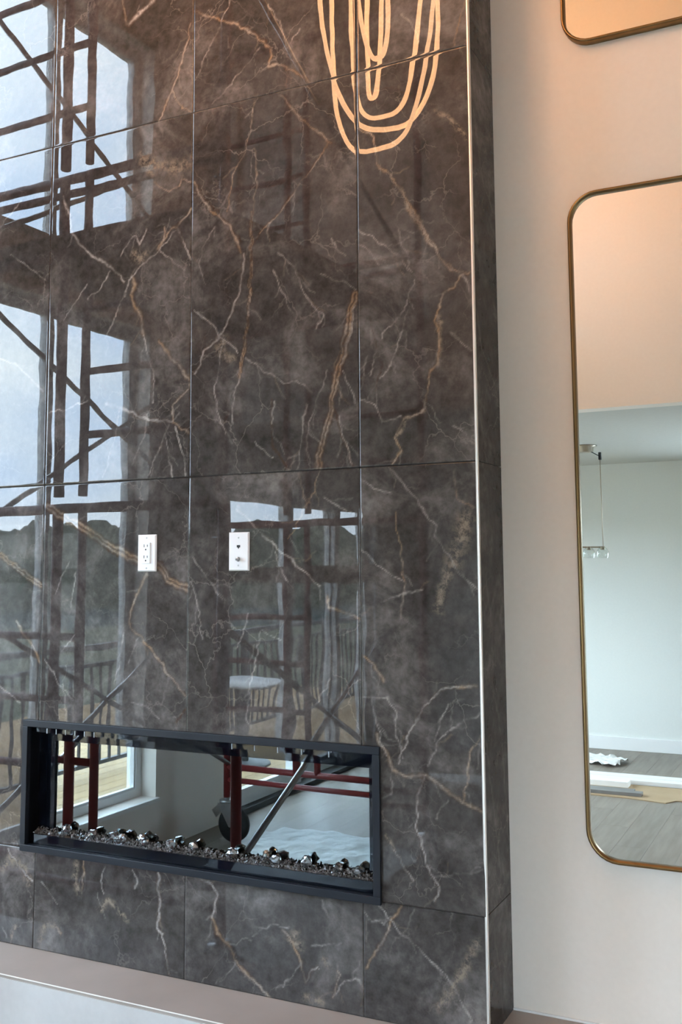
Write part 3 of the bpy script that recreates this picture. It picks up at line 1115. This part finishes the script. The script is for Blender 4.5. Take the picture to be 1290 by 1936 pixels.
ox, oz = -1.1165, 1.275
e = wall_plate('power_outlet', 'white power outlet plate with two sockets on the marble', ox, oz)
rc = MB().box(ox-.0165, ox+.0165, -.0105, -.004, oz-.0335, oz+.0335, .001).build('socket_insert', M['plate'], e)
for s in (1, -1):
    zc = oz+s*.0175+.001
    MB().box(ox-.0075, ox-.0052, -.0109, -.009, zc, zc+.009).build('slot', M['slot'], rc)
    MB().box(ox+.0052, ox+.0075, -.0109, -.009, zc+.001, zc+.008).build('slot', M['slot'], rc)
    MB().lathe([(.0001, -.0109), (.0026, -.0109), (.0026, -.009)], (ox, 0, zc-.0075), 12, 'y').build('ground_hole', M['slot'], rc)
    screw(e, ox, oz+s*.048)
tx, tz = -.7685, 1.275
e = wall_plate('phone_and_cable_outlet', 'white wall plate with phone jack and coaxial socket on the marble', tx, tz)
MB().prism([(-.006, .006), (-.006, -.001), (-.003, -.001), (0, -.0062), (.003, -.001), (.006, -.001), (.006, .006)], .002,
           (tx, -.0069, tz+.0135), 'y').build('phone_jack', M['slot'], e)
MB().lathe([(.0075, -.006), (.0075, -.0085), (.0055, -.0088), (.0055, -.0095)], (tx, 0, tz-.0235), 6, 'y', False).build('coax_nut', M['chrome'], e)
MB().lathe([(.0001, -.0185), (.0012, -.0185), (.0014, -.018), (.0046, -.018), (.0048, -.0165), (.0048, -.008)], (tx, 0, tz-.0235), 16, 'y').build('coax_socket', M['galv'], e)
MB().lathe([(.0001, -.0189), (.0016, -.0189), (.0016, -.0175)], (tx, 0, tz-.0235), 10, 'y').build('coax_hole', M['slot'], e)
for s in (1, -1):
    screw(e, tx, tz+s*.042)


# ------------------------------------------------------------------ mirrors
def rrect(x0, x1, z0, z1, r, n=8):
    pts = []
    for (cx, cz, a0) in ((x1-r, z1-r, 0), (x0+r, z1-r, PI/2), (x0+r, z0+r, PI), (x1-r, z0+r, 1.5*PI)):
        for k in range(n+1):
            a = a0+PI/2*k/n
            pts.append((cx+r*math.cos(a), cz+r*math.sin(a)))
    return pts


def wall_mirror(label, x0, x1, z0, z1, group):
    e = thing('wall_mirror', label, 'mirror', ((x0+x1)/2, YB, z0), group)
    R = .085
    depth = .028
    t = .010
    # frame section: outer wall side, rounded front, inner wall side
    prof = [(0, 0), (0, -depth+.004), (.002, -depth+.001), (.005, -depth), (.008, -depth+.001), (t, -depth+.004), (t, -.008)]
    rings = []
    for (ins, y) in prof:
        rings.append([(p[0], YB+y, p[1]) for p in rrect(x0+ins, x1-ins, z0+ins, z1-ins, R-ins)])
    n = len(rings[0])
    vs = [p for r in rings for p in r]
    fs = []
    for i in range(len(rings)-1):
        for k in range(n):
            k2 = (k+1) % n
            fs.append((i*n+k, i*n+k2, (i+1)*n+k2, (i+1)*n+k))
    m = MB()
    m.add(vs, fs, True)
    fo = m.build('frame', M['brass'], e)
    fo['label'] = 'slim brushed brass frame'
    m = MB()
    poly = rrect(x0+t-.001, x1-t+.001, z0+t-.001, z1-t+.001, R-t)
    m.prism(poly, .008, (0, YB-.013, 0), 'y')
    m.build('mirror_glass', M['mirror'], e)
    return e


wall_mirror('tall brass framed mirror with round corners, the lower one on the white wall', .224, .98, .428, 2.293, 'brass framed wall mirrors')
wall_mirror('brass framed mirror at the top edge, hung above the tall mirror', .224, .98, 2.742, 4.60, 'brass framed wall mirrors')

# ------------------------------------------------------------------ chandelier of looped light tubes
ch = thing('chandelier', 'ring chandelier of glowing warm looped tubes hanging in the tall space', 'chandelier', (-.76, -1.0, ZH))
MB().lathe([(.0001, 0), (.17, 0), (.17, -.03), (.16, -.035), (.0001, -.035)], (-.76, -1.0, ZH), 32).build('canopy', M['nickel'], ch)
# centre x, centre y, bottom z, half width, height, turn, lean
LOOPS = [(-.735, -1.00, 2.936, .262, 1.60, .10, .02), (-.735, -.97, 3.000, .245, 1.45, -.30, -.04), (-.735, -1.05, 3.100, .176, 1.30, .05, .03),
         (-.765, -.95, 3.300, .088, 1.0, .35, -.08), (-.771, -1.02, 3.172, .040, 1.2, .2, .02), (-.76, -1.0, 3.75, .24, 1.0, 1.2, 0.0)]  # last loop and extra height added out of view for more warm light
for (cx, cyy, zb, hw, hh, turn, lean) in LOOPS:
    pts = []
    n = 72
    for k in range(n):
        a = 2*PI*k/n
        ex = .62
        ca, sa = math.cos(a), math.sin(a)
        u = hw*math.copysign(abs(ca)**ex, ca)*(1+.05*math.sin(3*a+turn*9))
        vv = hh/2*math.copysign(abs(sa)**1.0, sa)
        pts.append((cx+u*math.cos(turn)+lean*vv, cyy+u*math.sin(turn), zb+hh/2+vv))
    lp = MB().tube(pts, .0100, 10, True).build('light_ring', M['led'], ch)
    MB().tube([(cx+lean*hh/2, cyy, zb+hh), (cx+lean*hh/2, cyy, ZH-.03)], .0012, 6).build('hanging_wire', M['galv'], ch)

# ------------------------------------------------------------------ scaffold tower
sc = thing('scaffold_tower', 'red rolling scaffold tower reflected in the marble and fireplace glass', 'scaffold', (-1.72, -1.15, FZ))
R_ = .021
NR, FRt = Vector((-1.238, -.60, 0)), Vector((-1.12, -2.30, 0))       # the two right-hand legs
ACR = Vector((-1.33, -.046, 0))                                        # from right leg to left leg


def sp(k, s, z, dx=0.0):
    """point of the tower: k 0 near .. 1 far frame, s 0 right .. 1 left leg"""
    p = NR.lerp(FRt, k)+ACR*s
    return (p.x+dx, p.y, z)


INN = .536
for k in (0, 1):
    for lv, (z0, z1) in enumerate([(-.12, 1.50), (1.50, 2.93), (2.93, 4.36)]):
        for s in (0, 1):
            MB().tube([sp(k, s, z0), sp(k, s, z1-.002)], R_, 12).build('leg', M['red'], sc)
        MB().tube([sp(k, 0, z1-R_), sp(k, 1, z1-R_)], R_, 10).build('header_bar', M['red'], sc)
        a, b = (INN, 1) if lv in (0, 2) else (0, INN)
        MB().tube([sp(k, INN, z0+.03 if lv else .05), sp(k, INN, z1-R_)], .019, 10).build('ladder_post', M['red'], sc)
        MB().tube([sp(k, INN+.104, z0+.03 if lv else .05), sp(k, INN+.104, z1-R_)], .022, 10).build('ladder_post', M['red'], sc)
        for z in {0: (.425, .693, .95), 1: (1.78, 2.048, 2.32), 2: (3.22, 3.51, 3.79)}[lv]:
            MB().tube([sp(k, a, z), sp(k, b, z)], .016, 8).build('rung', M['red'], sc)
        if lv == 2:
            MB().tube([sp(k, 0, 2.844), sp(k, 1, 2.844)], .017, 8).build('guard_bar', M['red'], sc)
        if lv == 0:
            MB().tube([sp(k, 0, .055), sp(k, 1, .055)], .019, 8).build('base_bar', M['red'], sc)
            MB().tube([sp(k, 0, -.02), sp(k, 1, -.02)], .016, 8).build('base_bar', M['red'], sc)
        for s in (0, 1):
            MB().tube([sp(k, s, z1-.16, -.05), sp(k, s, z1-.16, .05 if s else .018)], .007, 6).build('lock_pin', M['galv'], sc)
for s in (0, 1):
    for (za, zb) in ((1.02, .07), (.05, 1.11), (2.43, 1.44), (1.41, 2.47), (3.80, 2.75), (2.75, 3.80)):
        if s == 0 and za in (2.75, 2.43, 1.41):
            continue
        off = (.012 if za > zb else -.012)-(.024 if s == 0 else 0)
        MB().tube([sp(0, s, za, off), sp(1, s, zb, off)], .0135, 8).build('cross_brace', M['galv'], sc)
for i in range(6):
    s0, s1 = .012+i*.163, .012+i*.163+.160
    pl = MB()
    q = [sp(-.03, s0, 2.61), sp(-.03, s1, 2.61), sp(1.03, s1, 2.61), sp(1.03, s0, 2.61)]
    pl.add(q+[(p[0], p[1], 2.648) for p in q], [(0, 1, 2, 3), (7, 6, 5, 4), (0, 4, 5, 1), (1, 5, 6, 2), (2, 6, 7, 3), (3, 7, 4, 0)])
    pl.build('platform_plank', M['ply'], sc)
for k in (.02, .98):
    MB().tube([sp(k, 0, 2.588), sp(k, 1, 2.588)], R_, 10).build('platform_bearer', M['red'], sc)
gb = MB()
q = [sp(1.012, -.02, 1.145), sp(1.012, 1.1, 1.145), sp(1.026, 1.1, 1.145), sp(1.026, -.02, 1.145)]
gb.add(q+[(p[0], p[1], 1.235) for p in q], [(0, 1, 2, 3), (7, 6, 5, 4), (0, 4, 5, 1), (1, 5, 6, 2), (2, 6, 7, 3), (3, 7, 4, 0)])
gb.build('guard_board', M['ply'], sc)
for s in (0, 1):
    for k in (0, 1):
        xx, yy, _z = sp(k, s, 0)
        cs = MB()
        cs.tube([(xx, yy, -.14), (xx, yy, .0)], .017, 10)
        cs.lathe([(.0001, -.02), (.045, -.02), (.045, -.004), (.0001, -.004)], (xx, yy, -.13), 16)
        cso = cs.build('caster', M['galv'], sc)
        w = MB().lathe([(.02, -.024), (.085, -.022), (.100, -.014), (.100, .014), (.085, .022), (.02, .024)], (xx+.05, yy, FZ+.101), 28, 'y')
        w.build('wheel', M['rubber'], cso)
        fk = MB()
        for sd in (-1, 1):
            fk.prism([(-.045, 0), (.045, 0), (.075, -.13), (.035, -.13)], .005, (xx, yy+sd*.033-.0025, -.15), 'y')
        fk.tube([(xx+.05, yy-.04, FZ+.101), (xx+.05, yy+.04, FZ+.101)], .010, 10)
        fk.build('fork', M['galv'], cso)
        bl = MB().prism([(-.10, -.06), (-.05, -.02), (-.02, -.05), (-.07, -.10)], .02, (xx, yy-.01, -.14), 'y')
        bl.build('brake_lever', M['galv'], cso)

# crumpled sheet on the floor under the tower
def sheet(name, m, x0, x1, y0, y1, z, amp, seed, label, cat, n=26, rot=0.0):
    rg = np.random.RandomState(seed)
    xs, ys = np.meshgrid(np.linspace(-.5, .5, n), np.linspace(-.5, .5, n))
    X, Y = xs.ravel(), ys.ravel()
    H = np.zeros_like(X)
    for i in range(9):
        a = rg.uniform(0, PI)
        k = rg.uniform(6, 30)
        H += np.abs(np.sin((X*math.cos(a)+Y*math.sin(a))*k+rg.uniform(0, 6)))*rg.uniform(.2, 1)
    H = (H-H.min())/(H.max()-H.min())*amp
    ex = 1+.05*np.sin(Y*13+seed)
    ey = 1+.05*np.sin(X*11+seed*2)
    X2, Y2 = X*ex*(x1-x0), Y*ey*(y1-y0)
    Xr = X2*math.cos(rot)-Y2*math.sin(rot)
    Yr = X2*math.sin(rot)+Y2*math.cos(rot)
    vs = [((x0+x1)/2+a, (y0+y1)/2+b, z+h) for a, b, h in zip(Xr, Yr, H)]
    n1 = len(vs)
    vs += [(a, b, h+.0012) for a, b, h in vs]
    idx = np.arange(n*n).reshape(n, n)
    q = np.stack([idx[:-1, :-1], idx[:-1, 1:], idx[1:, 1:], idx[1:, :-1]], -1).reshape(-1, 4)
    fs = [tuple(int(i) for i in f[::-1]) for f in q]+[tuple(int(i)+n1 for i in f) for f in q]
    ring = list(idx[0, :])+list(idx[1:, -1])+list(idx[-1, -2::-1])+list(idx[-2:0:-1, 0])
    for i in range(len(ring)):
        a, b = int(ring[i]), int(ring[(i+1) % len(ring)])
        fs.append((a, b, b+n1, a+n1))
    mb = MB()
    mb.add(vs, fs, True)
    ob = mb.build(name, m)
    return tag(ob, label, cat)


sheet('drop_cloth', M['cloth'], -2.28, -1.27, -2.70, -1.85, FZ+.0005, .03, 5, 'crumpled pale blue drop cloth on the floor beneath the scaffold', 'drop cloth', 40)

# ------------------------------------------------------------------ kitchen end, seen in the tall mirror
pd = thing('pendant_light', 'linear pendant with clear glass globes hanging in the kitchen, seen in mirror', 'lamp', (-.76, -4.21, ZC))
MB().lathe([(.0001, 0), (.085, 0), (.085, -.008), (.062, -.012), (.060, -.048), (.0001, -.048)], (-.78, -4.21, ZC), 28).build('canopy', M['nickel'], pd)
MB().tube([(-.74, -4.21, ZC-.045), (-.672, -4.21, ZC-.085)], .003, 6).build('cord', M['rubber'], pd)
MB().box(-.682, -.662, -4.222, -4.198, ZC-.11, ZC-.055, .003).build('cord_block', M['rubber'], pd)
MB().tube([(-.672, -4.21, ZC-.085), (-.670, -4.21, 1.33)], .003, 6).build('hanging_rod', M['nickel'], pd)
MB().tube([(-1.25, -4.21, 1.335), (-.66, -4.21, 1.335)], .006, 8).build('bar', M['nickel'], pd)
for xx in (-1.17, -1.03, -.89, -.775, -.675):
    gl = MB().lathe([(.016, .0), (.032, -.012), (.044, -.035), (.046, -.055), (.040, -.078)], (xx, -4.21, 1.335), 20).build('globe', M['globe'], pd)
    MB().lathe([(.0001, .004), (.016, .004), (.018, -.02), (.0001, -.02)], (xx, -4.21, 1.335), 14).build('socket', M['nickel'], gl)

BG = 'white trim boards on the kitchen floor'
MB_ = lambda x0, x1, y0, y1, z0, z1: MB().box(x0, x1, y0, y1, z0, z1, .002)
tag(MB_(-2.1, .9, -4.70, -4.60, FZ, FZ+.016).build('trim_board', M['white_trim']), 'white trim board lying farthest back on the kitchen floor', 'board', BG)
tag(MB_(-1.9, 1.0, -4.585, -4.50, FZ, FZ+.016).build('trim_board', M['white_trim']), 'middle of three white trim boards on the kitchen floor', 'board', BG)
tag(MB_(-.62, 1.2, -4.49, -4.42, FZ, FZ+.03).build('trim_board', M['white_trim']), 'nearest white trim board, beside the cardboard sheet', 'board', BG)
cb = MB().prism([(-1.20, -4.00), (-.50, -3.98), (-.255, -3.93), (-.20, -4.02), (-.10, -4.03), (-.02, -4.13), (-.05, -4.38), (-1.20, -4.40)], .006, (0, 0, FZ), 'z').build('cardboard_sheet', M['card'])
tag(cb, 'flattened brown cardboard on the kitchen floor, seen in the tall mirror', 'cardboard')
tag(MB_(-1.45, -.565, -4.36, -4.27, FZ+.006, FZ+.045).build('long_box', M['paper']), 'long white box lying on the brown cardboard', 'box')
tag(MB_(-1.45, -.50, -4.19, -4.12, FZ+.006, FZ+.022).build('laminate_board', M['gray_board']), 'grey laminate board on the cardboard, behind its twin', 'board', 'grey laminate boards on the cardboard')
tag(MB_(-1.50, -.43, -4.10, -4.03, FZ+.006, FZ+.030).build('laminate_board', M['gray_board']), 'grey laminate board at the front edge of the cardboard', 'board', 'grey laminate boards on the cardboard')
sheet('plastic_sheet', M['paper'], -1.30, -.76, -5.28, -5.0, FZ+.0005, .05, 11, 'crumpled white plastic sheet on the floor by the kitchen baseboard', 'plastic sheet', 18, .25)

# ------------------------------------------------------------------ outside, seen only by reflection
dk = sempty('deck', (-5.2, -4, -.46), 'pale wooden deck outside the windows')
DB = None
for k in range(33):
    x1 = XO-.02-k*.145
    if DB is None:
        DB = MB().box(-.07, .07, -5.5, 5.5, -.0125, .0125).build('deck_board', M['deck'], None, (0, 0, 0))
        ob = DB
    else:
        ob = DB.copy()
        COL.objects.link(ob)
    place(ob, (x1-.07, -4.4, -.4525), dk)
js = MB()
for yy in (-9, -7, -5, -3, -1, .6):
    js.box(-7.6, XO, yy-.02, yy+.02, -.70, -.466)
    js.box(-7.5, -7.35, yy-.06, yy+.06, -8.0, -.70)
js.build('deck_joist', M['deck'], dk, None, False)
rl = thing('deck_railing', 'dark metal balcony railing outside the windows, seen by reflection', 'railing', (-4.65, -4.2, -.44))
MB().box(-4.69, -4.61, -9.6, .9, .58, .63, .004).build('top_rail', M['rail'], rl)
MB().box(-4.67, -4.63, -9.6, .9, .45, .48).build('upper_rail', M['rail'], rl)
MB().box(-4.67, -4.63, -9.6, .9, -.36, -.33).build('bottom_rail', M['rail'], rl)
for k in range(7):
    yy = -9.5+k*1.72
    MB().box(-4.68, -4.62, yy-.03, yy+.03, -.44, .58).build('post', M['rail'], rl)
B0 = None
for k in range(86):
    yy = -9.42+k*.12
    if yy > .85:
        break
    if B0 is None:
        B0 = MB().box(-.009, .009, -.009, .009, -.39, .39).build('baluster', M['rail'], None, (0, 0, 0))
        ob = B0
    else:
        ob = B0.copy()
        COL.objects.link(ob)
    place(ob, (-4.65, yy, .06), rl)

# patio table by the railing
pt = thing('patio_table', 'small round patio table on the deck, seen by reflection', 'table', (-3.75, -4.55, -.44))
MB().lathe([(.0001, .70), (.34, .70), (.35, .715), (.34, .73), (.0001, .73)], (-3.75, -4.55, -.44), 28).build('tabletop', M['white_trim'], pt)
MB().tube([(-3.75, -4.55, -.43), (-3.75, -4.55, .26)], .03, 12).build('pedestal', M['paint_grey'], pt)
MB().lathe([(.0001, 0), (.22, 0), (.21, .02), (.05, .035), (.0001, .035)], (-3.75, -4.55, -.44), 24).build('foot', M['paint_grey'], pt)

def ring_land(name, m, prof, a0, a1, n, jag=0.0, seed=0):
    """land swept round the house: prof = (distance, height) pairs, angles measured from -X towards -Y"""
    rg = np.random.RandomState(seed)
    mb = MB()
    vs, fs = [], []
    for i in range(n+1):
        a = a0+(a1-a0)*i/n
        j = (1.1*math.sin(a*31+1)+.7*math.sin(a*83)+rg.uniform(-.5, .5)+.5*math.sin(a*210))*jag
        for (d_, h_, w_) in prof:
            vs.append((-d_*math.cos(a), -1-d_*math.sin(a), h_+j*w_))
    k = len(prof)
    for i in range(n):
        for q in range(k-1):
            p = i*k+q
            fs.append((p, p+1, p+k+1, p+k))
    mb.add(vs, fs)
    return struct(mb.build(name, m, None, None, False))


RAD = PI/180
ring_land('meadow', M['grass'], [(9.0, -2.4, 0), (25, -3.6, 0), (60, -4.7, 0), (111, -5.0, 0)], -60*RAD, 110*RAD, 24)
ring_land('lake', M['lake'], [(110.5, -5.02, 0), (161, -5.02, 0)], -60*RAD, 110*RAD, 24)
ring_land('hillside', M['trees'], [(160, -5.2, 0), (162, -1, .2), (165, 4.2, .6), (169, 8.0, 1), (190, 9, 1), (230, -6, 0)], -60*RAD, 110*RAD, 700, 1.0, 4)
